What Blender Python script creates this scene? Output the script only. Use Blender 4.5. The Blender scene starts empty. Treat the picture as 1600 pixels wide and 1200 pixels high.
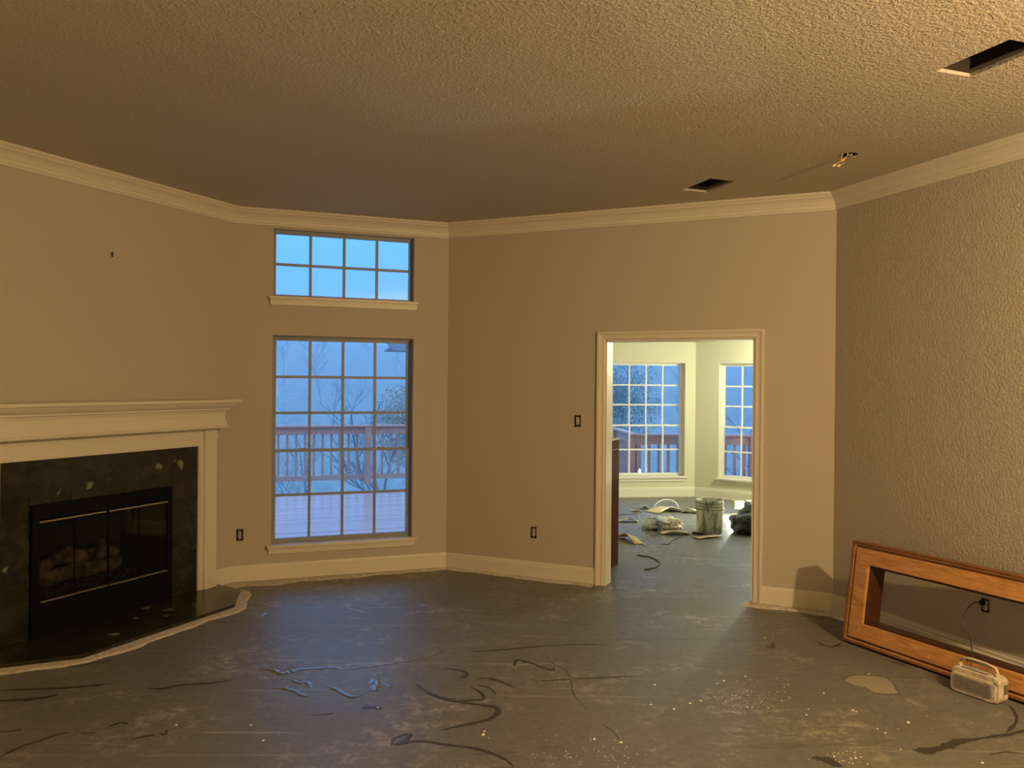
import bpy, bmesh, math, random
from mathutils import Matrix, Vector, noise
from mathutils.geometry import tessellate_polygon
R = math.radians
random.seed(7)
sc = bpy.context.scene
col = sc.collection

# ------------------------------------------------------------------ camera, world, lamps, exposure
FPX, PITCH, ROLL, CZ = 1294.0, -0.0016, 0.0091, 1.647
cd = bpy.data.cameras.new('camera'); cam = bpy.data.objects.new('camera', cd); col.objects.link(cam)
cd.sensor_width = 36; cd.lens = 36*FPX/1600; cd.clip_start = .05; cd.clip_end = 500
cam.matrix_world = Matrix.Translation((0, 0, CZ)) @ Matrix.Rotation(R(90)+PITCH, 4, 'X') @ Matrix.Rotation(ROLL, 4, 'Z')
sc.camera = cam
sc.view_settings.view_transform = 'Standard'; sc.view_settings.look = 'None'
sc.view_settings.exposure = 0; sc.view_settings.gamma = 1; sc.view_settings.use_curve_mapping = False

w = bpy.data.worlds.new('dusk'); sc.world = w; w.use_nodes = True
nt = w.node_tree; bg = nt.nodes['Background']
tc = nt.nodes.new('ShaderNodeTexCoord'); sx = nt.nodes.new('ShaderNodeSeparateXYZ'); cr = nt.nodes.new('ShaderNodeValToRGB')
nt.links.new(tc.outputs['Generated'], sx.inputs[0]); nt.links.new(sx.outputs['Z'], cr.inputs[0]); nt.links.new(cr.outputs[0], bg.inputs[0])
cr.color_ramp.elements[0].position = 0; cr.color_ramp.elements[0].color = (.15, .52, 1.2, 1)
cr.color_ramp.elements[1].position = 1; cr.color_ramp.elements[1].color = (.85, 1.8, 3.4, 1)
e = cr.color_ramp.elements.new(.16); e.color = (.19, .66, 1.7, 1)
bg.inputs[1].default_value = 1.0

def point_light(name, loc, energy, color, radius):
    l = bpy.data.lights.new(name, 'POINT'); l.energy = energy; l.color = color; l.shadow_soft_size = radius
    o = bpy.data.objects.new(name, l); o.location = loc; col.objects.link(o); return o
WARM = (1.0, .69, .34)
point_light('work_lamp_light', (2.8, 1.35, 2.56), 440, WARM, .05)          # stands out of frame, right behind the camera
point_light('hall_shadow_light', (-1.99, -1.84, 2.2), 290, WARM, .03)         # added unseen source behind the partition, draws the shadow edge on the ceiling
point_light('low_fill_light', (1.2, -.35, 1.5), 8, WARM, .25)              # added soft frontal fill without a lamp, out of frame near the camera

# ------------------------------------------------------------------ helpers
class MB:
    def __init__(s): s.v = []; s.f = []; s.sm = []
    def add(s, vs, fs, smooth=False):
        b = len(s.v); s.v += [tuple(v) for v in vs]
        for f in fs: s.f.append(tuple(b+i for i in f)); s.sm.append(smooth)
        return s
    def box(s, x0, x1, y0, y1, z0, z1):
        return s.add([(x0,y0,z0),(x1,y0,z0),(x1,y1,z0),(x0,y1,z0),(x0,y0,z1),(x1,y0,z1),(x1,y1,z1),(x0,y1,z1)],
                     [(0,3,2,1),(4,5,6,7),(0,1,5,4),(1,2,6,5),(2,3,7,6),(3,0,4,7)])
    def tube(s, pts, r, n=6, cap=True):
        pts = [Vector(p) for p in pts]; rs = r if isinstance(r, (list, tuple)) else [r]*len(pts)
        rings = []; ref = Vector((0,0,1))
        for i, p in enumerate(pts):
            d = (pts[min(i+1, len(pts)-1)] - pts[max(i-1, 0)]).normalized()
            a = d.cross(ref)
            if a.length < .2: a = d.cross(Vector((1,0,0)))
            a.normalize(); b = d.cross(a)
            rings.append([p + (a*math.cos(t)+b*math.sin(t))*rs[i] for t in [2*math.pi*k/n for k in range(n)]])
        vs = [v for g in rings for v in g]
        fs = [(i*n+k, i*n+(k+1)%n, (i+1)*n+(k+1)%n, (i+1)*n+k) for i in range(len(pts)-1) for k in range(n)]
        if cap: fs += [tuple(range(n)), tuple(range((len(pts)-1)*n, len(pts)*n))[::-1]]
        return s.add(vs, fs, True)
    def lathe(s, prof, n=32, c=(0,0)):
        vs = [(c[0]+r*math.cos(2*math.pi*k/n), c[1]+r*math.sin(2*math.pi*k/n), z) for r, z in prof for k in range(n)]
        fs = [(i*n+k, i*n+(k+1)%n, (i+1)*n+(k+1)%n, (i+1)*n+k) for i in range(len(prof)-1) for k in range(n)]
        return s.add(vs, fs, True)
    def prism(s, poly, z0, z1):
        n = len(poly)
        vs = [(p[0], p[1], z0) for p in poly] + [(p[0], p[1], z1) for p in poly]
        return s.add(vs, [tuple(range(n))[::-1], tuple(range(n, 2*n))] + [(i, (i+1)%n, n+(i+1)%n, n+i) for i in range(n)])
    def build(s, name, mat, parent=None, m=None, bevel=0, seg=2):
        me = bpy.data.meshes.new(name); me.from_pydata(s.v, [], s.f)
        me.polygons.foreach_set('use_smooth', s.sm)
        bm = bmesh.new(); bm.from_mesh(me); bmesh.ops.recalc_face_normals(bm, faces=bm.faces); bm.to_mesh(me); bm.free()
        if mat: me.materials.append(mat)
        o = bpy.data.objects.new(name, me); col.objects.link(o)
        if parent: o.parent = parent
        if m is not None: o.matrix_local = m
        if bevel:
            b = o.modifiers.new('bevel', 'BEVEL'); b.width = bevel; b.segments = seg; b.limit_method = 'ANGLE'
        return o
def box(*a): return MB().box(*a)
def thing(name, label, cat, m=Matrix(), group=None):
    o = bpy.data.objects.new(name, None); col.objects.link(o); o.matrix_world = m; o.empty_display_size = .1
    o['label'] = label; o['category'] = cat
    if group: o['group'] = group
    return o
def tag(o, label, cat, group=None, kind=None):
    o['label'] = label; o['category'] = cat
    if group: o['group'] = group
    if kind: o['kind'] = kind
    return o
def struct(o, label=None):
    o['kind'] = 'structure'
    if label: o['label'] = label
    return o
def sroot(name, m, label=None):
    o = bpy.data.objects.new(name, None); col.objects.link(o); o.matrix_world = m; return struct(o, label)
def T(x, y, z=0, rz=0): return Matrix.Translation((x, y, z)) @ Matrix.Rotation(rz, 4, 'Z')
def P(x, y, z=0):
    """the place on the level plane z that lies on the sight line measured in the photograph"""
    u, v = x-800, y-600; c, s = math.cos(ROLL), math.sin(ROLL)
    X = (u*c+v*s)/FPX; Y = (u*s-v*c)/FPX
    cp, sp = math.cos(PITCH), math.sin(PITCH)
    d = Vector((X, cp-Y*sp, sp+Y*cp)); t = (z-CZ)/d.z
    return Vector((d.x*t, d.y*t, z))

# ------------------------------------------------------------------ materials
def mat(name, color, rough=.6, metal=0, emit=None, spec=.5):
    m = bpy.data.materials.new(name); m.use_nodes = True; b = m.node_tree.nodes['Principled BSDF']
    b.inputs['Base Color'].default_value = (*color, 1); b.inputs['Roughness'].default_value = rough
    b.inputs['Metallic'].default_value = metal; b.inputs['Specular IOR Level'].default_value = spec
    if emit: b.inputs['Emission Color'].default_value = (*emit[0], 1); b.inputs['Emission Strength'].default_value = emit[1]
    return m
def N(m, t, **k):
    n = m.node_tree.nodes.new(t)
    for a, v in k.items():
        if a in n.inputs: n.inputs[a].default_value = v
        else: setattr(n, a, v)
    return n
def L(m, a, b): m.node_tree.links.new(a, b)
def coords(m, scale=(1,1,1), src='Object', rot=(0,0,0)):
    t = N(m, 'ShaderNodeTexCoord'); mp = N(m, 'ShaderNodeMapping'); mp.inputs['Scale'].default_value = scale
    mp.inputs['Rotation'].default_value = rot; L(m, t.outputs[src], mp.inputs[0]); return mp.outputs[0]
def noise_(m, co, scale, detail=3, rough=.5, dist=0):
    n = N(m, 'ShaderNodeTexNoise'); n.inputs['Scale'].default_value = scale; n.inputs['Detail'].default_value = detail
    n.inputs['Roughness'].default_value = rough; n.inputs['Distortion'].default_value = dist; L(m, co, n.inputs['Vector']); return n.outputs['Fac']
def ramp(m, fac, stops):
    r = N(m, 'ShaderNodeValToRGB'); L(m, fac, r.inputs[0]); e = r.color_ramp.elements
    e[0].position, e[0].color = stops[0][0], (*stops[0][1], 1); e[1].position, e[1].color = stops[-1][0], (*stops[-1][1], 1)
    for p, c in stops[1:-1]: x = e.new(p); x.color = (*c, 1)
    return r.outputs[0]
def g(v): return (v, v, v)
def mix(m, fac, a, b):
    n = N(m, 'ShaderNodeMix', data_type='RGBA')
    for sck, v in ((n.inputs[0], fac), (n.inputs[6], a), (n.inputs[7], b)):
        if hasattr(v, 'is_output'): L(m, v, sck)
        else: sck.default_value = (*v, 1) if isinstance(v, tuple) else v
    return n.outputs[2]
def setcol(m, c): L(m, c, m.node_tree.nodes['Principled BSDF'].inputs['Base Color'])
def bump(m, h, strength, dist=.01):
    b = N(m, 'ShaderNodeBump'); b.inputs['Strength'].default_value = strength; b.inputs['Distance'].default_value = dist
    L(m, h, b.inputs['Height']); L(m, b.outputs[0], m.node_tree.nodes['Principled BSDF'].inputs['Normal'])

def paint(name, color, scale, strength, dist, rough=.75):
    m = mat(name, color, rough, spec=.3); co = coords(m)
    h = noise_(m, co, scale, 2, .5, .6); f = ramp(m, h, [(.42, g(0)), (.62, g(1))])
    bump(m, f, strength, dist); return m
WALL = (.47, .42, .345)
m_wall = paint('wall_paint', WALL, 60, .12, .002)
m_wall_rough = paint('orange_peel_wall_paint', WALL, 62, .45, .005)
m_ceil = paint('knockdown_ceiling', (.52, .47, .39), 60, .55, .006)
m_trim = mat('cream_trim_paint', (.66, .61, .51), .4, spec=.4)
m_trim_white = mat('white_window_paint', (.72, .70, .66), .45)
m_backlit = mat('backlit_window_frame', (.24, .26, .30), .45)  # backlit shade put into the frame colour; nook frames stay white
m_nook_wall = paint('nook_wall_paint', (.60, .56, .42), 60, .1, .002)
m_black = mat('black_metal', (.003, .003, .003), .6, spec=.12)
m_firebox = mat('sooty_metal', (.022, .019, .016), .8, spec=.2)
m_silver = mat('brushed_silver', (.62, .56, .45), .35, 1)
m_dark = mat('attic_dark', (.02, .015, .01), .9)
m_duct = mat('dusty_duct_metal', (.22, .19, .15), .6, .3)

m_glass = bpy.data.materials.new('window_glass'); m_glass.use_nodes = True
nt = m_glass.node_tree; nt.nodes.clear()
o_ = nt.nodes.new('ShaderNodeOutputMaterial'); mx = nt.nodes.new('ShaderNodeMixShader'); tr = nt.nodes.new('ShaderNodeBsdfTransparent')
gl = nt.nodes.new('ShaderNodeBsdfGlossy'); fr = nt.nodes.new('ShaderNodeFresnel'); fr.inputs[0].default_value = 1.3
gl.inputs['Roughness'].default_value = .02; tr.inputs[0].default_value = (.97, .98, .98, 1)
nt.links.new(fr.outputs[0], mx.inputs[0]); nt.links.new(tr.outputs[0], mx.inputs[1]); nt.links.new(gl.outputs[0], mx.inputs[2]); nt.links.new(mx.outputs[0], o_.inputs[0])
m_smoke = m_glass.copy(); m_smoke.name = 'smoked_fire_glass'
for n in m_smoke.node_tree.nodes:
    if n.type == 'BSDF_TRANSPARENT': n.inputs[0].default_value = (.72, .70, .66, 1)

# slab: grey concrete, worn pale scuffs, darker adhesive haze
m_floor = mat('scraped_concrete_slab', (.2, .2, .2), .5, spec=.5)
co = coords(m_floor, (1, 1, 1)); cs = coords(m_floor, (1.0, 1.15, 1), rot=(0, 0, R(-8))); cs2 = coords(m_floor, (2.2, .6, 1), rot=(0, 0, R(25)))
big = noise_(m_floor, co, .7, 4, .6); fine = noise_(m_floor, co, 22, 6, .7)
c = mix(m_floor, ramp(m_floor, big, [(.3, g(0)), (.7, g(1))]), (.092, .091, .086), (.136, .131, .118))
c = mix(m_floor, ramp(m_floor, fine, [(.35, g(0)), (.75, g(.55))]), c, (.22, .21, .19))
def mm(a, b):
    n = N(m_floor, 'ShaderNodeMath', operation='MULTIPLY'); L(m_floor, a, n.inputs[0]); L(m_floor, b, n.inputs[1]); return n.outputs[0]
patch = ramp(m_floor, noise_(m_floor, cs, 1.7, 3, .6, .5), [(.47, g(0)), (.66, g(.9))])
grain = ramp(m_floor, noise_(m_floor, cs, 11, 8, .78, .8), [(.50, g(0)), (.62, g(1))])
c = mix(m_floor, mm(patch, grain), c, (.40, .37, .32))
line = ramp(m_floor, noise_(m_floor, coords(m_floor, (.35, 7, 1), rot=(0, 0, R(-14))), 1.6, 5, .6, .9), [(.635, g(0)), (.66, g(.75)), (.70, g(0))])
c = mix(m_floor, line, c, (.34, .31, .27))
line2 = ramp(m_floor, noise_(m_floor, coords(m_floor, (.5, 5, 1), rot=(0, 0, R(22))), 1.3, 4, .55, 1.2), [(.66, g(0)), (.68, g(.6)), (.71, g(0))])
c = mix(m_floor, line2, c, (.05, .045, .035))
setcol(m_floor, c)
rr = N(m_floor, 'ShaderNodeMapRange'); L(m_floor, big, rr.inputs[0]); rr.inputs[1].default_value = .3; rr.inputs[2].default_value = .7
rr.inputs[3].default_value = .38; rr.inputs[4].default_value = .56; L(m_floor, rr.outputs[0], m_floor.node_tree.nodes['Principled BSDF'].inputs['Roughness'])
bump(m_floor, fine, .25, .004)
m_glue = mat('dark_flooring_adhesive', (.045, .04, .032), .45)
m_wet = mat('shiny_dried_glue', (.10, .10, .10), .12, spec=1.0)
m_pale = mat('pale_patching_compound', (.27, .25, .20), .7)
m_paler = mat('damp_rim', (.10, .095, .08), .6)
m_mortar = mat('rough_mortar', (.42, .37, .29), .9); co = coords(m_mortar)
setcol(m_mortar, ramp(m_mortar, noise_(m_mortar, co, 30, 6, .7), [(.3, (.34, .30, .24)), (.55, (.56, .51, .42)), (.8, (.68, .63, .54))])); bump(m_mortar, noise_(m_mortar, co, 45, 4), .8, .01)
m_crumb = mat('plaster_crumb', (.8, .78, .7), .8)

m_marble = mat('dark_green_marble', (.03, .035, .025), .22, spec=.5)
co = coords(m_marble)
vn = N(m_marble, 'ShaderNodeTexVoronoi'); vn.inputs['Scale'].default_value = 11; vn.inputs['Randomness'].default_value = 1
wv = N(m_marble, 'ShaderNodeMix', data_type='VECTOR'); L(m_marble, co, wv.inputs[4]); nn = N(m_marble, 'ShaderNodeTexNoise'); nn.inputs['Scale'].default_value = 6; L(m_marble, co, nn.inputs[0])
L(m_marble, nn.outputs['Color'], wv.inputs[5]); wv.inputs[0].default_value = .25; L(m_marble, wv.outputs[1], vn.inputs['Vector'])
cell = N(m_marble, 'ShaderNodeSeparateColor'); L(m_marble, vn.outputs['Color'], cell.inputs[0])
dfar = ramp(m_marble, vn.outputs['Distance'], [(.22, g(1)), (.34, g(0))])
c = ramp(m_marble, noise_(m_marble, co, 7, 6, .65, .7), [(.3, (.006, .006, .004)), (.55, (.022, .021, .013)), (.8, (.05, .042, .026))])
pk = ramp(m_marble, cell.outputs[0], [(.86, g(0)), (.9, g(1))])
mu = N(m_marble, 'ShaderNodeMath', operation='MULTIPLY'); L(m_marble, dfar, mu.inputs[0]); L(m_marble, pk, mu.inputs[1])
setcol(m_marble, mix(m_marble, mu.outputs[0], c, (.17, .18, .12)))

def wood(name, a, b, c3, scale=(1, 14, 14), rough=.4):
    m = mat(name, a, rough); co = coords(m, scale)
    n1 = noise_(m, co, 2.2, 6, .6, 1.2); n2 = noise_(m, co, 9, 4, .6, .3)
    cc = ramp(m, n1, [(.3, a), (.5, b), (.72, c3)])
    setcol(m, mix(m, ramp(m, n2, [(.4, g(0)), (.7, g(.45))]), cc, tuple(x*.55 for x in a))); return m
m_oak = wood('varnished_oak', (.40, .18, .05), (.58, .29, .09), (.70, .38, .13), (1.6, 12, 12))
m_oak_dark = wood('dark_edge_oak', (.17, .065, .02), (.22, .09, .028), (.27, .12, .04), (1.6, 12, 12))
m_cab = wood('red_brown_cabinet_wood', (.05, .02, .008), (.075, .03, .011), (.10, .042, .016), (12, 12, 1.2), .8)
m_cab.node_tree.nodes['Principled BSDF'].inputs['Specular IOR Level'].default_value = .06
m_deck = wood('wet_redwood_deck', (.55, .26, .22), (.66, .33, .28), (.74, .40, .34), (1.5, 14, 14), .22)
m_rail = wood('redwood_rail', (.62, .27, .20), (.70, .32, .24), (.76, .37, .28), (14, 14, 1.5), .6)

# ------------------------------------------------------------------ plan
A = Vector((-2.258, 6.6976)); B = Vector((-.5705, 7.3275)); C = Vector((2.339, 5.9985))
tW = math.atan2(B.y-A.y, B.x-A.x); tD = math.atan2(C.y-B.y, C.x-B.x); tF = R(65.4322); tR = R(-70.3707)
LF = 2.33; F2 = A - LF*Vector((math.cos(tF), math.sin(tF)))
Gp = F2 + 5.4*Vector((.3486, -.9373))
U = Vector((.9096, -.4154)); Nn = Vector((.4154, .9096))
def un(u, n): return U*u + Nn*n
def seglen(a, b): return (b-a).length
RE = C + 14.5*Vector((math.cos(tR), math.sin(tR)))
H = 3.04
def frame(O, th): return lambda s, y=0, z=0: Matrix.Translation((O.x, O.y, 0)) @ Matrix.Rotation(th, 4, 'Z') @ Matrix.Translation((s, y, z))
fW = frame(A, tW); fD = frame(B, tD); fF = frame(F2, tF); fR = frame(C, tR)
# nook
K0 = B + Vector((.9096, -.4154))*.72 + Vector((.4154, .9096))*.15; K1 = Vector((.9, 11.895)); D = Vector((2.70, 12.18)); t2 = R(-35.5)
K3 = D + 2.4*Vector((math.cos(t2), math.sin(t2))); K4 = Vector((2.62, 6.1))
t1 = math.atan2(D.y-K1.y, D.x-K1.x)
fN1 = frame(K1, t1); fN2 = frame(D, t2)
NH = 2.262

def wall_mesh(length, height, holes, thick, s0=0):
    """local x along, y=0 room face, y=thick outer face; rectangular holes (x0,x1,z0,z1) with reveals"""
    xs = sorted({s0, length} | {h[0] for h in holes} | {h[1] for h in holes}); zs = sorted({0, height} | {h[2] for h in holes} | {h[3] for h in holes})
    mb = MB()
    def hole(x, z): return any(h[0] < x < h[1] and h[2] < z < h[3] for h in holes)
    for i in range(len(xs)-1):
        for j in range(len(zs)-1):
            if hole((xs[i]+xs[i+1])/2, (zs[j]+zs[j+1])/2): continue
            for y in (0, thick): mb.add([(xs[i],y,zs[j]),(xs[i+1],y,zs[j]),(xs[i+1],y,zs[j+1]),(xs[i],y,zs[j+1])], [(0,1,2,3)])
    for x0, x1, z0, z1 in holes:
        mb.add([(x0,0,z0),(x1,0,z0),(x1,0,z1),(x0,0,z1),(x0,thick,z0),(x1,thick,z0),(x1,thick,z1),(x0,thick,z1)],
               ([(0,1,5,4)] if z0 > 0 else [])+[(1,2,6,5),(2,3,7,6),(3,0,4,7)])
    mb.add([(s0,0,0),(length,0,0),(length,0,height),(s0,0,height),(s0,thick,0),(length,thick,0),(length,thick,height),(s0,thick,height)],
           [(1,2,6,5),(2,3,7,6),(3,0,4,7)])
    me = mb; return me
def wall(name, fr_, length, height, holes=(), thick=.14, m=m_wall, s0=0):
    o = wall_mesh(length, height, list(holes), thick, s0)
    me = bpy.data.meshes.new(name); me.from_pydata(o.v, [], o.f); me.materials.append(m)
    bm = bmesh.new(); bm.from_mesh(me); bmesh.ops.remove_doubles(bm, verts=bm.verts, dist=1e-5); bmesh.ops.recalc_face_normals(bm, faces=bm.faces); bm.to_mesh(me); bm.free()
    ob = bpy.data.objects.new(name, me); col.objects.link(ob); ob.matrix_world = fr_(0); return struct(ob)

HTOP = H+.3
WW = seglen(A, B); WD = seglen(B, C)
# openings
W0 = (.308, 1.492, 2.337, 2.898); W1 = (.308, 1.492, .288, 2.02); DO = (1.46, 2.635, 0, 2.0)
wall('wall_fireplace', fF, LF, HTOP, [(.62, 1.65, .2, .77)], .12)
wall('wall_window', fW, WW, HTOP, [W0, W1, (.037, .09, .343, .437)])
wall('wall_doorway', fD, WD, HTOP, [DO, (1.196, 1.252, 1.287, 1.385), (.812, .866, .338, .434)])
wall('wall_right', fR, 14.5, HTOP, [(1.232, 1.287, .337, .418)], m=m_wall_rough)
fG = frame(Gp, R(110.4)); wall('wall_left', fG, 5.4, HTOP)
# unseen open-topped partition added to shade the far ceiling, then the space behind
pr = Gp + U*6.35
fP = frame(Gp, tD+math.pi); 
struct(box(0, 6.3, -.12, 0, 0, 2.38).build('shadow_partition', m_wall, m=T(Gp.x, Gp.y, 0, tD)))
b0 = un(-3.2, -4.0); b1 = un(-3.2, Nn.dot(Gp))
wall('wall_hall_left', frame(b0, math.atan2(b1.y-b0.y, b1.x-b0.x)), (b1-b0).length, HTOP)
wall('wall_hall_front', frame(b1, tD), (Gp-b1).length, HTOP)
wall('wall_hall_back', frame(RE, tD+math.pi), (RE-b0).length+.2, HTOP)
# nook walls
NW1 = (.567, 1.663, .295, 1.957); NW2 = (.36, 1.45, .29, 1.95)
wall('wall_nook_left', frame(K0, math.atan2(K1.y-K0.y, K1.x-K0.x)), (K1-K0).length, NH+.3, m=m_nook_wall)
wall('wall_nook_back', fN1, (D-K1).length, NH+.3, [NW1], .2, m_nook_wall)
wall('wall_nook_bay', fN2, 2.4, NH+.3, [NW2], .2, m_nook_wall)
wall('wall_nook_right', frame(K3, math.atan2(K4.y-K3.y, K4.x-K3.x)), (K4-K3).length, NH+.3, m=m_nook_wall)

# floor of the whole house
fp = [F2, A, B, K0, K1, D, K3, K4, C, RE, b0, b1, Gp]
fo = MB().prism([(p.x, p.y) for p in fp], -.2, 0)
fo.f[0:2] = []; fo.sm[0:2] = []
tri = tessellate_polygon([[Vector((p.x, p.y, 0)) for p in fp]])
n_ = len(fp)
for t in tri: fo.f.append(tuple(n_+i for i in t)); fo.sm.append(False)
floor = struct(fo.build('floor', m_floor), 'scraped bare concrete slab floor with pale scuffs and dark glue marks')

# ceiling with cut openings
av = Vector((.942, .336)); bv = Vector((.336, -.942))
def rect(p, wa, lb): p = Vector(p); return [p, p+av*wa, p+av*wa+bv*lb, p+bv*lb]
v1 = rect((1.861, 3.659), .196, .36); v2 = rect((1.209, 5.945), .2, .36)
bxc = Vector((2.02, 5.0)); bxr = [bxc + Vector((math.cos(t), math.sin(t)))*.052 for t in [2*math.pi*k/16 for k in range(16)]]
outer = [F2, A, B, C, RE, b0, b1, Gp]
def ceil_(loops, z, th):
    vs = []; [vs.extend(l) for l in loops]; n = len(vs); V = [(p.x, p.y, z) for p in vs] + [(p.x, p.y, z+th) for p in vs]
    F = []
    for t in tessellate_polygon([[Vector((p.x, p.y, 0)) for p in l] for l in loops]): F.append(t); F.append(tuple(i+n for i in t))
    k = 0
    for l in loops:
        for i in range(len(l)): a_, b_ = k+i, k+(i+1) % len(l); F.append((a_, b_, b_+n, a_+n))
        k += len(l)
    return MB().add(V, F)
struct(ceil_([outer, v1, v2, bxr], H, .016).build('ceiling', m_ceil), 'textured ceiling with vent holes')
struct(ceil_([[K0+Vector((-.2,-.05)), K1, D, K3, K4]], NH, .016).build('nook_ceiling', m_nook_wall))
rf = MB().prism([(-5, -8), (9, -8), (9, 8.2), (-5, 8.2)], HTOP, HTOP+.1); struct(rf.build('roof_deck', m_dark))
rf = MB().prism([(.0, 7.30), (2.9, 6.0), (5.3, 11), (2.8, 12.5), (.7, 12.2)], NH+.3, NH+.38); struct(rf.build('nook_roof', m_dark))

# ------------------------------------------------------------------ trim runs
def sweep_seg(p0, p1, n0, nn1, n2, prof, cap0=False, cap1=False):
    """profile (off,z) swept p0->p1 on the wall with room normal nn1, mitred against n0 and n2"""
    def mit(n):
        if n is None: return nn1
        return (n+nn1)/(1+n.dot(nn1))
    m0, m1 = mit(n0), mit(n2); k = len(prof); V = []
    for p, m in ((p0, m0), (p1, m1)):
        for o, z in prof: q = p+m*o; V.append((q.x, q.y, z))
    F = [(i, (i+1) % k, k+(i+1) % k, k+i) for i in range(k)] + [tuple(range(k)), tuple(range(k, 2*k))]
    return MB().add(V, F)
def rn(th): return Vector((math.sin(th), -math.cos(th)))   # room normal of a wall frame
nF, nW, nD, nR, nL = rn(tF), rn(tW), rn(tD), rn(tR), rn(R(110.4))
crown = [(0, -.122), (.013, -.122), (.013, -.112), (.019, -.106), (.019, -.082), (.026, -.079), (.026, -.072), (.036, -.058), (.05, -.044), (.066, -.034), (.07, -.030), (.07, -.024), (.082, -.016), (.086, -.012), (.086, 0), (0, 0)]
crown = [(o, H+z) for o, z in crown]
base = [(0, .014), (.015, .014), (.015, .108), (.010, .114), (.010, .126), (.004, .142), (0, .142)]
baseR = [(0, .014), (.015, .014), (.015, .098), (.009, .104), (.009, .122), (.004, .128), (.004, .142), (0, .142)]
runs = [(Gp, F2, None, nL, nF), (F2, A, nL, nF, nW), (A, B, nF, nW, nD), (B, C, nW, nD, nR), (C, RE, nD, nR, None)]
for i, (a, b, x, y, z) in enumerate(runs): struct(sweep_seg(a, b, x, y, z, crown).build('trim_%d' % (i+1), m_trim), 'painted crown moulding')
struct(sweep_seg(A - (A-F2).normalized()*.205, A, None, nF, nW, base).build('baseboard_fireplace', m_trim))
struct(sweep_seg(A, B, nF, nW, nD, base).build('baseboard_window', m_trim))
dd = (C-B).normalized()
struct(sweep_seg(B, B+dd*1.392, nW, nD, None, base).build('baseboard_doorway', m_trim))
struct(sweep_seg(B+dd*2.70, C, None, nD, nR, base).build('baseboard_doorway_right', m_trim))
struct(sweep_seg(C, RE, nD, nR, None, baseR).build('baseboard_right', m_trim))
struct(sweep_seg(Gp, F2, None, nL, nF, base).build('baseboard_left', m_trim))
n1, n2 = rn(t1), rn(t2)
struct(sweep_seg(K1, D, None, n1, n2, base).build('baseboard_nook_back', m_trim))
struct(sweep_seg(D, K3, n1, n2, None, base).build('baseboard_nook_bay', m_trim))

# doorway casing and jamb
door = sroot('door_1', fD(DO[0], 0, 0), 'wide cased opening without a door')
w_, h_ = DO[1]-DO[0], DO[3]
cp_ = [(0, 0), (0, -.010), (.010, -.016), (.014, -.011), (.030, -.012), (.046, -.018), (.050, -.024), (.066, -.024), (.070, 0)]
def casing(pts_in, dirs):
    k = len(cp_); V = []
    for (x, z), (dx, dz) in zip(pts_in, dirs):
        for a_, y in cp_: V.append((x+dx*a_, y, z+dz*a_))
    return MB().add(V, [(i, (i+1) % k, k+(i+1) % k, k+i) for i in range(k)] + [tuple(range(k)), tuple(range(k, 2*k))])
casing([(0, .005), (0, h_)], [(-1, 0), (-1, 1)]).build('casing', m_trim, door)
casing([(w_, .005), (w_, h_)], [(1, 0), (1, 1)]).build('casing', m_trim, door)
casing([(0, h_), (w_, h_)], [(-1, 1), (1, 1)]).build('casing', m_trim, door)
box(-.004, .014, -.004, .146, .004, h_).build('jamb', m_trim, door)
box(w_-.014, w_+.004, -.004, .146, .004, h_).build('jamb', m_trim, door)
box(-.004, w_+.004, -.004, .146, h_-.014, h_+.004).build('head_jamb', m_trim, door)

# ------------------------------------------------------------------ windows
def sash(name, root, x0, x1, z0, z1, y, cols, rows, rail=.03, mt=m_trim_white, bot=None):
    bot = bot or rail
    s = MB().box(x0, x0+rail, y, y+.03, z0, z1).box(x1-rail, x1, y, y+.03, z0, z1).box(x0+rail, x1-rail, y, y+.03, z1-rail, z1).box(x0+rail, x1-rail, y, y+.03, z0, z0+bot).build(name, mt, root)
    gx0, gx1, gz0, gz1 = x0+rail, x1-rail, z0+bot, z1-rail; mw = .011
    cw, ch = (gx1-gx0)/cols, (gz1-gz0)/rows
    for i in range(1, cols): box(gx0+cw*i-mw, gx0+cw*i+mw, y+.004, y+.026, gz0, gz1).build('muntin', mt, s)
    for j in range(1, rows): box(gx0, gx1, y+.006, y+.024, gz0+ch*j-mw, gz0+ch*j+mw).build('muntin', mt, s)
    for i in range(cols):
        for j in range(rows):
            box(gx0+cw*i, gx0+cw*(i+1), y+.013, y+.017, gz0+ch*j, gz0+ch*(j+1)).build('pane', m_glass, s)
    return s
def window(name, fr_, hole, y, T_, hung=True, label=None, mt=m_trim_white, stool=True, cols=4):
    x0, x1, z0, z1 = hole; w_, h_ = x1-x0, z1-z0
    root = sroot(name, fr_(x0, 0, z0), label)
    f = .016
    MB().box(0, f, y-.01, y+.05, 0, h_).box(w_-f, w_, y-.01, y+.05, 0, h_).box(f, w_-f, y-.01, y+.05, h_-f, h_).box(f, w_-f, y-.01, y+.05, 0, f).build('window_frame', mt, root)
    if hung:
        mid = h_*.445
        sash('upper_sash', root, f, w_-f, mid-.012, h_-f, y+.02, cols, 3, .022, mt, .026)
        lo = sash('lower_sash', root, f, w_-f, f, mid+.012, y-.005, cols, 2, .022, mt, .026)
        for sx_ in (.22, .78): box(w_*sx_-.025, w_*sx_+.025, y-.012, y+.02, mid+.012, mid+.022).build('latch', mt, lo)
    else: sash('fixed_sash', root, f, w_-f, f, h_-f, y, cols, 2, .012, mt)
    if stool:
        box(-.035, w_+.035, -.04, y-.01, -.02, .004).build('sill', m_trim, root, bevel=.004)
        MB().box(-.022, w_+.022, -.016, 0, -.066, -.02).box(-.022, w_+.022, -.024, 0, -.034, -.02).build('apron', m_trim, root)
    return root
window('window_1', fW, W1, .085, .14, True, 'tall double-hung grid window looking on the deck', m_backlit)
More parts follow.
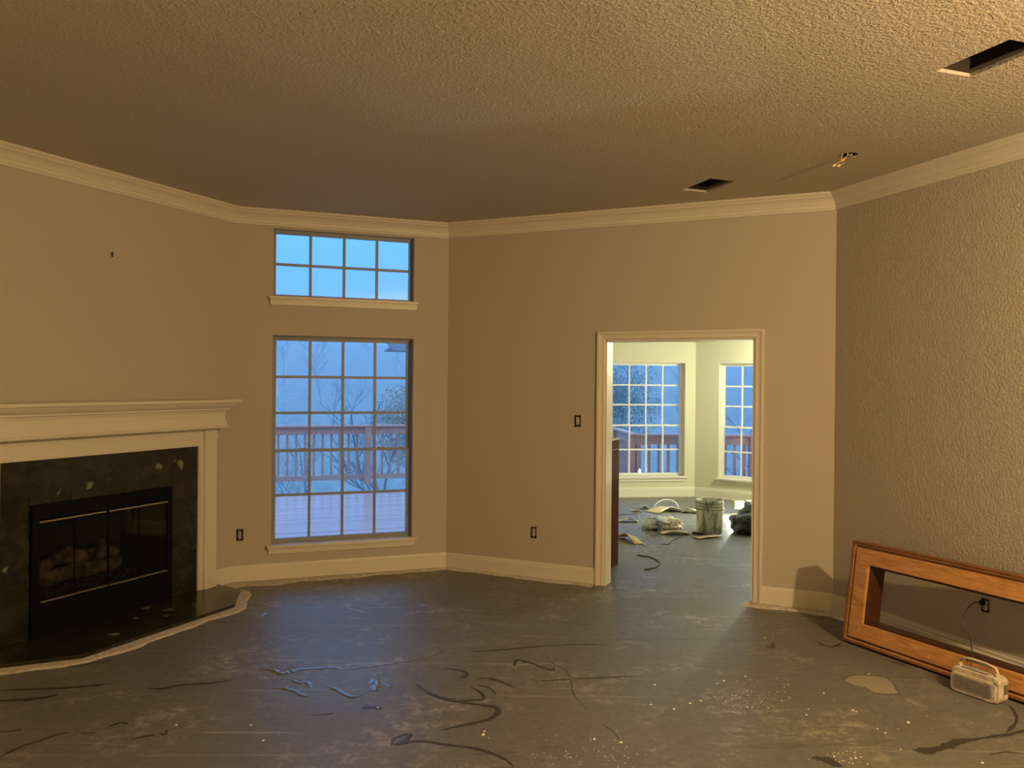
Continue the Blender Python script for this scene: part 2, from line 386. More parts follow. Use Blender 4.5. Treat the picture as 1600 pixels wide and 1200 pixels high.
window('window_2', fW, W0, .085, .14, False, 'wide eight-pane transom window under the crown moulding', m_backlit)
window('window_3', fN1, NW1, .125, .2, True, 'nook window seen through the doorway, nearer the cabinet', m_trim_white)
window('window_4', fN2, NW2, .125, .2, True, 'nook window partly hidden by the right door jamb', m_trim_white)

# ------------------------------------------------------------------ mortar edge strips left along the walls (flooring removed)
def edge_strip(path, w0, w1, seed, z=.010, name='mortar_strip'):
    rnd = random.Random(seed); pts = []
    for a, b in zip(path[:-1], path[1:]):
        n = max(2, int((b-a).length/.05))
        for i in range(n): pts.append((a.lerp(b, i/n), (b-a).normalized()))
    pts.append((path[-1], (path[-1]-path[-2]).normalized()))
    V = []; F = []; tot = len(pts)
    for i, (p, d) in enumerate(pts):
        nr = Vector((d.y, -d.x)); wd = w0+(w1-w0)*i/tot; wd *= .75+.5*noise.noise(Vector((i*.23, seed, 0)))+.12*rnd.random()
        V += [(p.x, p.y, -.004), (p.x, p.y, z+.006), ((p+nr*wd*.8).x, (p+nr*wd*.8).y, z), ((p+nr*wd).x, (p+nr*wd).y, -.001)]
    for i in range(tot-1):
        for k in range(3): F.append((i*4+k, i*4+k+1, i*4+4+k+1, i*4+4+k))
    return MB().add(V, F).build(name, m_mortar, floor)
edge_strip([A+(F2-A).normalized()*.2, A], .09, .17, 1)
edge_strip([A, B], .20, .06, 2)
edge_strip([B, B+dd*1.39], .06, .10, 3)
edge_strip([B+dd*2.58, C], .15, .13, 4)
edge_strip([C, C+.6*Vector((math.cos(tR), math.sin(tR)))], .08, .05, 5)
edge_strip([K1, D], .05, .05, 6); edge_strip([D, K3], .05, .05, 7)

# ------------------------------------------------------------------ fireplace
def fs(s): return LF - s        # distance measured from the corner beside the window
fire = thing('fireplace', 'white painted mantel fireplace with dark marble surround and black firebox in the left corner', 'fireplace', fF(fs(1.165), 0, 0))
def X(s): return 1.165 - s      # local x in the fireplace empty (y negative = into the room)
# mantel: moulded mass with returns
mp = [(.0, 1.275), (.142, 1.275), (.148, 1.282), (.148, 1.292), (.139, 1.297), (.132, 1.33), (.126, 1.36), (.128, 1.39), (.138, 1.412), (.150, 1.418), (.150, 1.428), (.160, 1.434), (.178, 1.446), (.192, 1.462), (.192, 1.47), (.218, 1.472), (.222, 1.478), (.222, 1.494), (.216, 1.499), (.0, 1.499)]
V = []; k = len(mp); sa, sb = .34, 1.99
for o, z in mp: V += [(X(sa-o), 0, z), (X(sa-o), -o, z), (X(sb+o), -o, z), (X(sb+o), 0, z)]
F = []
for i in range(k-1):
    for j in range(3): F.append((i*4+j, i*4+j+1, i*4+4+j+1, i*4+4+j))
MB().add(V, F).build('mantel_shelf', m_trim, fire)
header = MB().box(X(1.99), X(.34), -.03, 0, 1.14, 1.275).box(X(1.945), X(.385), -.04, -.03, 1.14, 1.152).build('header_board', m_trim, fire, bevel=.003)
for a_, b_, i_ in ((.215, .34, 1), (1.99, 2.115, -1)):
    pb = box(X(b_), X(a_), -.05, 0, .02, 1.275).build('pilaster', m_trim, fire, bevel=.004)
    MB().box(X(b_)-.005, X(a_)+.005, -.058, 0, 1.19, 1.2).box(X(b_)-.007, X(a_)+.007, -.062, 0, 1.212, 1.222).build('necking', m_trim, pb)
    box(X(b_)-.002, X(a_)+.002, -.056, 0, .02, .16).build('plinth_block', m_trim, pb, bevel=.003)
    c0 = Vector((X((a_+b_)/2), -.056, .10)); pr_ = []
    ro = MB().lathe([(.034, 0), (.034, .004), (.026, .007), (.022, .003), (.014, .003), (.010, .008), (0.0001, .009)], 20)
    ro.build('rosette', m_trim, pb, Matrix.Translation(c0) @ Matrix.Rotation(R(90), 4, 'X'))
for a_, b_ in ((.34, .388), (1.942, 1.99)):
    MB().box(X(b_), X(a_), -.034, 0, .03, 1.14).box(X(b_)+.012, X(a_)-.012, -.04, -.034, .03, 1.14).build('inner_trim', m_trim, fire)
# marble slabs: legs and lintel
sl = [(X(1.942), X(1.745), .035, 1.14), (X(.65), X(.388), .035, 1.14), (X(1.745), X(.65), .86, 1.14)]
for a_, b_, c_, d_ in sl: box(a_+.0008, b_-.0008, -.022, 0, c_, d_).build('marble_slab', m_marble, fire, bevel=.0015)
he = [(.165, 0), (.205, .285), (.56, .56), (1.79, .56), (2.125, .285), (2.165, 0)]
MB().prism([(X(s), -o) for s, o in he], .0, .035).build('hearth_slab', m_marble, fire, bevel=.003)
# firebox insert
ins = MB().box(X(1.745), X(1.70), -.045, .02, .036, .86).box(X(.69), X(.65), -.045, .02, .036, .86).box(X(1.70), X(.69), -.045, .02, .77, .86).box(X(1.70), X(.69), -.045, .02, .036, .245).build('firebox_surround', m_black, fire)
for z in (.075, .105, .135, .165, .195): box(X(1.68), X(.71), -.05, -.045, z, z+.012).build('louver', m_black, ins)
MB().box(X(1.70), X(.69), .44, .46, .2, .78).box(X(1.72), X(1.70), .0, .46, .2, .78).box(X(.69), X(.67), .0, .46, .2, .78).box(X(1.72), X(.67), .0, .46, .76, .78).box(X(1.72), X(.67), .0, .46, .2, .25).build('firebox_shell', m_firebox, fire)
m_log = mat('pale_ceramic_log', (.20, .16, .12), .9); co = coords(m_log)
setcol(m_log, ramp(m_log, noise_(m_log, co, 14, 6, .7), [(.35, (.03, .02, .015)), (.55, (.17, .14, .11)), (.75, (.36, .31, .26))]))
rnd = random.Random(3)
def log(x0, y0, z0, x1, y1, z1, r):
    pts = []; rs = []
    for i in range(9):
        t = i/8; pts.append((x0+(x1-x0)*t+rnd.uniform(-.008, .008), y0+(y1-y0)*t+rnd.uniform(-.01, .01), z0+(z1-z0)*t+rnd.uniform(-.008, .008))); rs.append(r*(.85+.3*rnd.random())*(1-.25*abs(t-.4)))
    MB().tube(pts, rs, 10).build('ceramic_log', m_log, fire)
log(-.36, .22, .33, .30, .26, .32, .055); log(-.20, .30, .42, .25, .20, .41, .045); log(-.42, .15, .40, -.05, .31, .47, .04); log(.05, .14, .42, .22, .34, .47, .032)
m_ember = mat('ember_gravel', (.09, .065, .04), .95); bump(m_ember, noise_(m_ember, coords(m_ember), 60, 4), 1, .02)
gm = MB(); 
for k in range(260):
    x, y = rnd.uniform(-.45, .36), rnd.uniform(.06, .38); r_ = rnd.uniform(.006, .013); zc = .252+r_*.5
    gm.add([(x+r_, y, zc), (x-r_, y+r_*.4, zc), (x, y-r_, zc), (x, y, zc+r_), (x, y+r_, zc)], [(0,2,3),(2,1,3),(1,4,3),(4,0,3)])
gm = gm.build('ember_gravel', m_ember, fire); gm['kind'] = 'stuff'
# four bifold glass doors with thin silver rails
dw = (1.70-.69)/4
for i in range(4):
    s0_ = .69+dw*i; step = [0, -.006, .0, -.006][i]
    dr = MB().box(X(s0_+dw)+.001, X(s0_+dw)+.004, -.04+step, -.03+step, .25, .765).box(X(s0_)-.004, X(s0_)-.001, -.04+step, -.03+step, .25, .765).build('glass_door', m_black, fire)
    box(X(s0_+dw)+.007, X(s0_)-.007, -.037+step, -.033+step, .262, .752).build('door_glass', m_smoke, dr)
    box(X(s0_+dw)+.001, X(s0_)-.001 if i != 2 else X(s0_)-.02, -.044+step, -.03+step, .750, .759).build('silver_rail', m_silver, dr)
    box(X(s0_+dw)+.012, X(s0_)-.001, -.044+step, -.03+step, .250, .257).build('silver_rail', m_silver, dr)
# mortar strip round the hearth
hp = [fF(fs(s), -o) @ Vector((0, 0, 0)) for s, o in [(2.16, .2), (2.125, .285), (1.79, .56), (.56, .56), (.205, .285), (.165, .06)]]
edge_strip([v.to_2d() for v in hp][::-1][::-1], .10, .10, 11, .008)
nl = MB().tube([(0, .004, 0), (0, -.018, -.004)], .0022, 6).box(-.003, .003, -.02, -.016, -.022, .012).build('wall_nail', m_black, m=fF(fs(1.161), 0, 2.50))
tag(nl, 'small dark nail hook in the bare wall above the fireplace', 'nail')

# ------------------------------------------------------------------ outlets and switch (no cover plates)
m_box = mat('dark_electrical_box', (.012, .009, .007), .7); m_dev = mat('grey_device_plastic', (.42, .36, .30), .5); m_slot = mat('slot_dark', (.03, .02, .02), .7)
def outlet(fr_, s, z, w_, h_, label, switch=False):
    t = thing('wall_switch' if switch else 'wall_outlet', label, 'light switch' if switch else 'outlet', fr_(s, 0, z))
    a, b = w_/2, h_/2
    MB().box(-a+.001, -a+.004, .001, .055, -b+.001, b-.001).box(a-.004, a-.001, .001, .055, -b+.001, b-.001).box(-a+.004, a-.004, .001, .055, b-.004, b-.001).box(-a+.004, a-.004, .001, .055, -b+.001, -b+.004).box(-a+.001, a-.001, .05, .055, -b+.001, b-.001).build('electrical_box', m_box, t)
    d = box(-a*.5, a*.5, -.006, .03, -b*.66, b*.66).build('device_body', m_dev, t, bevel=.003)
    for q_ in (-1, 1): box(-.004, .004, .002, .005, min(q_*b*.66, q_*b*.92), max(q_*b*.66, q_*b*.92)).build('mounting_ear', m_duct, t)
    if switch: box(-.005, .005, -.018, -.004, -.004, .012).build('toggle', m_dev, d)
    else:
        for zz in (-b*.36, b*.36):
            fc = MB().lathe([(.0135, 0), (.0135, .003), (.0001, .003)], 16).build('socket_face', m_dev, d, Matrix.Translation((0, -.006, zz)) @ Matrix.Rotation(R(90), 4, 'X'))
            MB().box(-.0065, -.004, -.0105, -.006, zz-.001, zz+.008).box(.004, .0065, -.0105, -.006, zz-.001, zz+.008).box(-.002, .002, -.0105, -.006, zz-.009, zz-.005).build('slots', m_slot, d)
    return t
outlet(fW, .0635, .39, .053, .094, 'uncovered outlet low on the wall between the fireplace and the tall window')
outlet(fD, .839, .386, .054, .096, 'uncovered outlet low on the wall between the tall window and the doorway')
outlet(fD, 1.224, 1.336, .056, .098, 'uncovered light switch at chest height left of the doorway', True)
outR = outlet(fR, 1.2595, .3775, .055, .081, 'uncovered outlet with a black plug on the right wall inside the leaning frame')
box(-.012, .012, -.035, -.009, .004, .03).build('plug', m_black, outR, bevel=.004)

# ------------------------------------------------------------------ ceiling holes
def duct(name, rc, label):
    c0 = rc[0]; m = Matrix(((av.x, bv.x, 0, c0.x), (av.y, bv.y, 0, c0.y), (0, 0, 1, H), (0, 0, 0, 1)))
    t = thing(name, label, 'vent', m); wa, lb = (rc[1]-rc[0]).length, (rc[3]-rc[0]).length
    MB().box(-.004, 0, -.004, lb+.004, .017, .2).box(wa, wa+.004, -.004, lb+.004, .017, .2).box(0, wa, -.004, 0, .017, .2).box(0, wa, lb, lb+.004, .017, .2).box(-.004, wa+.004, -.004, lb+.004, .2, .204).build('duct_boot', m_dark, t)
    box(wa-.004, wa-.001, 0, lb, .018, .034).build('metal_lip', m_duct, t)
    return t
duct('ceiling_vent', v1, 'open rectangular vent hole in the ceiling at the upper right corner of the photo')
duct('ceiling_vent', v2, 'smaller looking open vent hole in the ceiling above the doorway wall')
jb = thing('ceiling_fixture_box', 'round junction box hole in the ceiling with wires and wire nuts hanging out', 'junction box', T(bxc.x, bxc.y, H))
MB().lathe([(.051, .001), (.051, .05), (.0001, .05)], 20).build('junction_box', m_box, jb)
m_cu = mat('cream_wire', (.6, .52, .38), .5); m_nut = mat('orange_wire_nut', (.9, .45, .12), .5); m_nut2 = mat('yellow_wire_nut', (.85, .7, .35), .5)
for pts, mt, nm in (([(.0, 0, .045), (-.01, -.02, .01), (-.02, -.01, -.02), (-.035, -.01, -.03)], m_nut, 1), ([(-.03, 0, .045), (-.045, -.01, .0), (-.05, 0, -.04), (-.075, .02, -.055)], m_nut2, 1), ([(-.01, .02, .045), (-.03, .03, 0), (-.02, .02, -.045), (-.05, .01, -.06)], m_nut2, 1), ([(.02, 0, .04), (.01, -.02, -.012), (.03, -.02, -.018), (.045, 0, .004)], m_cu, 0), ([(-.03, -.02, .03), (-.02, -.04, -.01), (0, -.03, -.015), (.02, .01, .03)], m_cu, 0)):
    wi = MB().tube(pts, .0028, 6).build('wire', m_cu, jb)
    if nm:
        a_, b_ = Vector(pts[-2]), Vector(pts[-1]); d_ = (b_-a_).normalized()
        MB().tube([b_-d_*.008, b_+d_*.006, b_+d_*.02], [.004, .008, .005], 8).build('wire_nut', mt, wi)

# ------------------------------------------------------------------ leaning oak frame
fx = Vector((.451, -.8925, 0)); fb = Vector((.8925, .451, 0)); la = R(8.4)
fz = (Vector((0, 0, 1))*math.cos(la)+fb*math.sin(la)); fy = fb*math.cos(la)-Vector((0, 0, 1))*math.sin(la)
fm = Matrix(((fx.x, fy.x, fz.x, 2.147), (fx.y, fy.y, fz.y, 5.334), (fx.z, fy.z, fz.z, .012), (0, 0, 0, 1)))
fr_t = thing('wooden_frame', 'large empty oak frame leaning against the right wall behind the radio', 'frame', fm)
FL, FH, BD, CW = 1.72, .64, .030, .098   # length, height, outer band, casing width
gp = .008
def fpart(name, x0, x1, y0, y1, z0, z1, mt, bev=.003): return box(x0, x1, y0, y1, z0, z1).build(name, mt, fr_t, bevel=bev)
i0 = BD+gp
def mitre(name, a, b, c, d, y0, y1, mt):   # quad in x,z given 4 corners
    vs = [(p[0], y, p[1]) for y in (y0, y1) for p in (a, b, c, d)]
    MB().add(vs, [(0,1,2,3),(7,6,5,4),(0,4,5,1),(1,5,6,2),(2,6,7,3),(3,7,4,0)]).build(name, mt, fr_t, bevel=.003)
o = [(0, 0), (FL, 0), (FL, FH), (0, FH)]
def inset(d): return [(d, d), (FL-d, d), (FL-d, FH-d), (d, FH-d)]
def ring(name, d0, d1, y0, y1, mt):
    q0, q1 = inset(d0), inset(d1)
    for k in range(4): mitre(name, q0[k], q0[(k+1) % 4], q1[(k+1) % 4], q1[k], y0, y1, mt)
ring('outer_band', 0, .013, -.012, .10, m_oak_dark)
ring('band_bead', .013, .024, -.004, .02, m_oak)
ring('groove_strip', .024, i0, .006, .02, m_oak_dark)
q0, q1 = inset(i0), inset(i0+CW)
ring('casing_board', i0, i0+CW, -.010, .012, m_oak)
m_jamb = wood('dark_brown_jamb_wood', (.05, .018, .007), (.07, .025, .009), (.085, .032, .012))  # jamb boards a darker brown than the casing
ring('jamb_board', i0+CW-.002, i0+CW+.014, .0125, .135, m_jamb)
m_scratch = mat('scratch_pale', (.75, .6, .42), .6)
for sx_, sz_, k in ((.615, .075, 1), (1.24, .05, -1), (.12, .10, 1)):
    box(-.0015, .0015, -.0115, -.0098, -.014, .014).build('scratch', m_scratch, fr_t, Matrix.Translation((sx_, 0, sz_)) @ Matrix.Rotation(R(25*k), 4, 'Y'))

# ------------------------------------------------------------------ radio
ra = math.atan2(-.213, .117)
rm = T(2.394, 4.500, 0, ra)
m_rbody = mat('dusty_cream_plastic', (.55, .47, .36), .7); co = coords(m_rbody); setcol(m_rbody, ramp(m_rbody, noise_(m_rbody, co, 40, 5, .7), [(.3, (.30, .25, .18)), (.55, (.58, .50, .38)), (.8, (.68, .6, .47))]))
m_rface = mat('dusty_grey_grille', (.28, .25, .20), .8); co = coords(m_rface); setcol(m_rface, ramp(m_rface, noise_(m_rface, co, 25, 5, .7), [(.3, (.18, .16, .13)), (.7, (.36, .32, .26))]))
m_rdark = mat('grey_rubber', (.13, .115, .085), .8)
rad = thing('jobsite_radio', 'dusty cream and grey jobsite radio with carry handle before the leaning frame', 'radio', rm)
RL, RD, RH = .262, .095, .135
def rounded(x0, x1, z0, z1, r, n=4):
    pts = []
    for cx, cz, a0 in ((x1-r, z0+r, -90), (x1-r, z1-r, 0), (x0+r, z1-r, 90), (x0+r, z0+r, 180)):
        for k in range(n+1): t = R(a0+90*k/n); pts.append((cx+r*math.cos(t), cz+r*math.sin(t)))
    return pts
def yprism(poly, y0, y1):
    n = len(poly); return MB().add([(p[0], y0, p[1]) for p in poly]+[(p[0], y1, p[1]) for p in poly], [tuple(range(n)), tuple(range(n, 2*n))[::-1]]+[(i, n+i, n+(i+1) % n, (i+1) % n) for i in range(n)])
yprism(rounded(0, RL, 0, RH, .028), .012, RD).build('body', m_rbody, rad, bevel=.006)
fcx = yprism(rounded(.004, RL-.012, .004, .108, .022), 0, .014).build('speaker_guard', m_rbody, rad, bevel=.004)
yprism(rounded(.018, RL-.030, .022, .098, .014), -.003, .0).build('speaker_grille', m_rface, rad, bevel=.001)
for k in range(7): box(.03, RL-.042, -.0045, -.003, .032+k*.009, .034+k*.009).build('grille_bar', m_rdark, fcx)
box(.05, RL-.07, .022, .036, RH-.002, RH+.003).build('display_slot', m_rdark, rad, bevel=.002)
for k in range(3): box(.085+k*.03, .105+k*.03, .025, .033, RH+.003, RH+.006).build('button', m_rface, rad, bevel=.001)
box(RL-.022, RL+.004, .02, RD-.005, .02, .118).build('end_cap', m_rbody, rad, bevel=.006)
box(RL+.003, RL+.007, .045, .080, .05, .10).build('side_panel', m_rdark, rad, bevel=.002)
box(RL-.03, RL-.014, .004, .02, .008, .112).build('corner_bumper', m_rdark, rad, bevel=.004)
hd = MB().tube([(.03, .06, RH-.005), (.028, .06, RH+.028), (.045, .06, RH+.045), (.10, .06, RH+.048), (.17, .06, RH+.046), (.215, .06, RH+.036), (.235, .06, RH-.005)], .0075, 8).build('handle', m_rbody, rad)
MB().tube([(.055, .06, RH+.034), (.12, .06, RH+.037), (.2, .06, RH+.031)], .006, 8).build('handle_grip', m_rdark, hd)
for xx in (.03, .232): MB().lathe([(.012, 0), (.012, .016), (.006, .018), (.0001, .018)], 14).build('handle_pivot', m_rbody, rad, Matrix.Translation((xx, .052, RH+.004)) @ Matrix.Rotation(R(90), 4, 'X'))
# cord from plug to radio
pl = fR(1.2595, -.035, .3945) @ Vector((0, 0, 0)); re_ = rm @ Vector((.06, .085, .11))
wn = Vector((-.942, -.336, 0)); wa_ = Vector((math.cos(tR), math.sin(tR), 0))
cps = [pl, pl+wn*.05+Vector((0, 0, .005)), pl+wn*.11+Vector((0, 0, -.03)), pl+wn*.14+Vector((0, 0, -.10)), pl+wn*.15+wa_*.06+Vector((0, 0, -.17)), pl.lerp(re_, .8)+Vector((0, 0, -.0)), re_]
def smooth(pts, n=6):
    pts = [Vector(p) for p in pts]; out = []
    for i in range(len(pts)-1):
        p0, p1, p2, p3 = pts[max(i-1, 0)], pts[i], pts[i+1], pts[min(i+2, len(pts)-1)]
        for k in range(n):
            t = k/n; out.append(.5*((2*p1)+(p2-p0)*t+(2*p0-5*p1+4*p2-p3)*t*t+(3*p1-p0-3*p2+p3)*t**3))
    return out+[pts[-1]]
m_cord = mat('brown_rubber_cord', (.05, .035, .02), .5)
tag(MB().tube(smooth(cps), .0032, 6).build('power_cord', m_cord), 'thin dark power cord running from the right wall outlet down to the radio', 'cord')

# ------------------------------------------------------------------ floor marks: adhesive beads (raised), children of the floor
def ribbon(px, wd, h, mt, name, seed=0, z0=.0006, taper=True):
    pts = smooth([P(x, y) for x, y in px], 7); V = []; F = []; n = len(pts); prof = [(-1, 0), (-.6, .7), (0, 1), (.6, .7), (1, 0)]
    for i, p in enumerate(pts):
        d = (pts[min(i+1, n-1)]-pts[max(i-1, 0)]).normalized(); nr = Vector((d.y, -d.x, 0)); t = i/(n-1)
        w2 = wd*.5*(.55+.9*abs(noise.noise(Vector((i*.31, seed*3.7, 1)))))*(min(1, 5*t+.15, 5*(1-t)+.15) if taper else 1)
        for a_, b_ in prof: q = p+nr*a_*w2; V.append((q.x, q.y, z0+h*b_*w2/(wd*.5)))
    for i in range(n-1):
        for k in range(4): F.append((i*5+k, i*5+k+1, i*5+6+k, i*5+5+k))
    return MB().add(V, F, True).build(name, mt, floor)
dark = [([(660,1083),(700,1094),(740,1100),(770,1104),(779,1111),(768,1122),(745,1129),(715,1135),(690,1141)], .045),
 ([(612,1166),(616,1154),(640,1147),(632,1158),(620,1163),(655,1158),(700,1164),(740,1169),(768,1177),(790,1187),(803,1199)], .035),
 ([(-20,1080),(50,1077),(100,1075),(150,1071),(175,1069)], .03), ([(-20,1096),(40,1093),(70,1090),(92,1085)], .05),
 ([(-10,1188),(30,1168),(60,1158),(90,1148),(110,1144)], .022), ([(230,1075),(255,1076),(285,1070),(330,1067),(365,1062)], .035),
 ([(735,1018),(775,1016),(840,1010),(900,1007),(950,1007)], .03), ([(830,1065),(890,1061),(960,1058),(1012,1055)], .022),
 ([(803,1041),(808,1031),(822,1034),(835,1038),(862,1047),(865,1042)], .035), ([(745,1060),(765,1060),(790,1068),(808,1076)], .03),
 ([(690,1044),(710,1046),(728,1051),(726,1057),(715,1060)], .04), ([(1275,1002),(1290,1009),(1300,1011),(1318,1003)], .03),
 ([(1425,1172),(1450,1173),(1480,1166),(1500,1158),(1530,1155)], .06), ([(1545,1148),(1570,1149),(1600,1142),(1620,1139)], .035),
 ([(1577,1102),(1586,1114),(1588,1128),(1572,1146)], .02), ([(1268,1184),(1290,1187),(1302,1193),(1316,1197)], .07),
 ([(-20,1046),(60,1043),(120,1040),(172,1031)], .03), ([(125,1146),(150,1145)], .022), ([(170,1136),(188,1129),(200,1131)], .03),
 ([(205,1155),(225,1151),(243,1148)], .03), ([(250,1146),(258,1148),(262,1139)], .02), ([(735,1072),(752,1083),(755,1092),(738,1094),(700,1096)], .03),
 ([(775,1085),(765,1075),(745,1070)], .02), ([(850,1020),(863,1036),(885,1048),(893,1065),(897,1085),(918,1110)], .01),
 ([(943,1133),(960,1145),(970,1160)], .01), ([(1197,1009),(1208,1012),(1206,1003)], .03), ([(565,1108),(580,1105),(598,1108)], .05),
 ([(485,1118),(505,1116),(525,1114)], .016), ([(0,1144),(20,1142),(36,1139)], .02), ([(1520,1155),(1560,1150)], .02), ([(1545,1180),(1570,1175),(1600,1178)], .016),
 ([(1390,1034),(1405,1037),(1415,1041)], .03), ([(650,1068),(662,1078),(690,1090),(712,1092)], .025)]
for i, (px, wd) in enumerate(dark): ribbon(px, wd, .0018, m_glue, 'adhesive_streak', i)
wet = [([(400,1048),(420,1046),(440,1052),(455,1049),(470,1046),(500,1044),(520,1043),(540,1047)], .06, 2), ([(425,1076),(445,1076),(460,1080),(472,1086),(482,1088)], .05, 3),
 ([(512,1073),(528,1078),(540,1085),(552,1089),(566,1085)], .05, 4), ([(578,1070),(586,1062),(590,1068),(585,1076),(590,1081)], .05, 5), ([(455,1062),(468,1067),(480,1066),(486,1076)], .045, 6),
 ([(540,1046),(570,1043),(600,1039),(640,1033),(672,1026),(700,1014)], .025, 7), ([(485,948),(492,953),(496,954)], .02, 8), ([(540,946),(550,952),(575,958)], .025, 9), ([(595,1066),(605,1070),(612,1075)], .03, 10),
 ([(655,945),(668,947),(690,950)], .03, 12), ([(405,963),(412,960),(418,958)], .03, 13), ([(500,968),(520,968),(545,970)], .02, 14)]
for px, wd, i in wet: ribbon(px, wd, .0055 if wd > .04 else .003, m_wet, 'glue_bead', i)
def blob(px, mt, z, name, grow=0):
    pts = smooth([P(x, y) for x, y in px+[px[0]]], 5)[:-1]; c_ = sum(pts, Vector())/len(pts)
    pts = [c_+(p-c_)*(1+grow) for p in pts]
    vs = [(c_.x, c_.y, z)]+[(p.x, p.y, z) for p in pts]+[(p.x+(p.x-c_.x)*.04, p.y+(p.y-c_.y)*.04, 0) for p in pts]; n = len(pts)
    return MB().add(vs, [(0, i+1, (i+1) % n+1) for i in range(n)]+[(i+1, n+i+1, n+(i+1) % n+1, (i+1) % n+1) for i in range(n)]).build(name, mt, floor)
bl = [(1320,1064),(1330,1057),(1355,1056),(1380,1059),(1392,1066),(1398,1076),(1402,1083),(1385,1084),(1366,1082),(1352,1074),(1335,1071)]
blob(bl, m_paler, .001, 'patch_rim', .10); blob(bl, m_pale, .0018, 'patch')
cm = MB(); rnd = random.Random(5)
def crumb(p, r_):
    r_ *= rnd.uniform(.6, 1.3); a = rnd.random()*6; vs = [(p.x+math.cos(a+k*1.57)*r_*rnd.uniform(.6, 1.3), p.y+math.sin(a+k*1.57)*r_*rnd.uniform(.6, 1.3), 0.0) for k in range(4)]+[(p.x, p.y, r_*.7)]
    cm.add(vs, [(0,1,4),(1,2,4),(2,3,4),(3,0,4),(3,2,1,0)])
for x, y in ((1023,1070),(1053,1108),(1017,1101),(755,1148),(757,1143),(891,1061),(1287,1083),(1263,1108),(1333,1110),(1338,1112),(1419,1129),(1371,1139),(1383,1145),(1357,1053),(1208,996),(1195,997),(1407,1171),(1131,1064),(1121,1068),(1165,1057),(1222,1095),(1168,1105),(1175,1105),(1095,1095),(1078,1099),(412,1157),(392,1133),(1338,1185),(970,1160),(1535,1192),(928,1155),(1260,1117),(1165,951),(1160,931),(590,1106),(275,1133)): crumb(P(x, y), .008)
for k in range(70): crumb(P(rnd.uniform(1100, 1240), rnd.gauss(1085, 14)), .0035)
for k in range(40): crumb(P(rnd.uniform(300, 1550), rnd.uniform(1000, 1195)), .003)
for k in range(45): crumb(P(rnd.gauss(1320, 22), rnd.gauss(1183, 6)), .0035)
for k in range(60): crumb(P(rnd.gauss(925, 60), rnd.gauss(1180, 12)), .0032)
c_o = cm.build('plaster_crumbs', m_crumb); tag(c_o, 'tiny white plaster crumbs scattered over the living room slab', 'debris', kind='stuff')

# ------------------------------------------------------------------ things in the nook
cab = thing('bar_cabinet', 'reddish brown wooden cabinet end standing just inside the doorway on the left', 'cabinet', T(.831, 7.228, 0, R(65.4)))
# local x along the visible end panel, local y to the left (into the cabinet length)
box(0, .37, 0, .018, .0, 1.14).build('end_panel', m_cab, cab, bevel=.002)
box(.006, .364, .018, .44, .09, 1.14).build('carcass', m_cab, cab)
box(.05, .33, .02, .42, 0, .09).build('toe_kick', m_black, cab)
box(-.010, .35, -.012, .45, 1.141, 1.153).build('cabinet_top', m_oak_dark, cab, bevel=.002)
box(.03, .34, -.002, 0, 1.05, 1.056).build('scribe_line', m_oak_dark, cab)

m_bucket = mat('plaster_smeared_bucket', (.45, .45, .40), .6); co = coords(m_bucket, (1, 1, .45))
n1_ = noise_(m_bucket, co, 11, 5, .65, .8)
setcol(m_bucket, ramp(m_bucket, n1_, [(.40, (.24, .24, .22)), (.46, (.42, .42, .38)), (.50, (.66, .66, .60)), (.7, (.78, .78, .70))]))
m_bin = mat('bucket_inside', (.20, .20, .18), .7)
bc = P(1113, 835); bc.y += .14
bk = thing('bucket', 'grey plaster-smeared five gallon bucket standing in the nook', 'bucket', T(bc.x, bc.y, 0, .4))
MB().lathe([(.0001, .0), (.138, .0), (.141, .008), (.148, .27), (.149, .34), (.149, .365), (.1445, .366), (.143, .27), (.134, .012), (.0001, .01)], 40).build('bucket_body', m_bucket, bk)
for z in (.262, .295, .33): MB().lathe([(.147, z), (.158, z), (.158, z+.007), (.147, z+.006)], 40).build('rim_ring', m_bin, bk)
MB().tube([(.157*math.cos(t), .157*math.sin(t), .29-.13*math.sin((t-3.5)/2.4*math.pi) if 3.5 < t < 5.9 else .29) for t in [3.5+2.4*k/16 for k in range(17)]], .0022, 6).build('bail_handle', m_silver, bk)

m_bag = mat('black_bin_bag', (.012, .014, .016), .28, spec=.7); bump(m_bag, noise_(m_bag, coords(m_bag), 9, 6, .65, 1.5), .9, .05)
m_film = mat('grey_translucent_film', (.16, .2, .2), .35, spec=.6); bump(m_film, noise_(m_film, coords(m_film), 9, 6, .65, 1.5), .9, .04)
def lump(name, mt, parent, m, sx_, sy_, sz_, amp, seed, sub=4):
    bm = bmesh.new(); bmesh.ops.create_icosphere(bm, subdivisions=sub, radius=1)
    for v in bm.verts:
        n = v.co.normalized(); d = 1+amp*noise.fractal(n*1.6+Vector((seed, 0, 0)), 1, 2, 4)+amp*.35*abs(noise.noise(n*6+Vector((0, seed, 0))))
        v.co = Vector((n.x*sx_*d, n.y*sy_*d, max(n.z*d, -.55)*sz_))
    zmin = min(v.co.z for v in bm.verts)
    for v in bm.verts: v.co.z -= zmin
    me = bpy.data.meshes.new(name); bm.to_mesh(me); bm.free(); me.polygons.foreach_set('use_smooth', [True]*len(me.polygons)); me.materials.append(mt)
    o = bpy.data.objects.new(name, me); col.objects.link(o)
    if parent: o.parent = parent; o.matrix_local = m
    else: o.matrix_world = m
    return o
bp_ = P(1175, 836)
bag = thing('garbage_bag', 'slumped black plastic garbage bag by the right door jamb in the nook', 'bag', T(bp_.x+.06, bp_.y+.15, 0))
lump('bag_body', m_bag, bag, T(0, 0, 0), .27, .24, .16, .16, 3)
MB().tube([(-.20, -.05, .06), (-.235, -.06, .12), (-.25, -.07, .19)], [.03, .016, .004], 7).build('bag_tie_end', m_bag, bag)
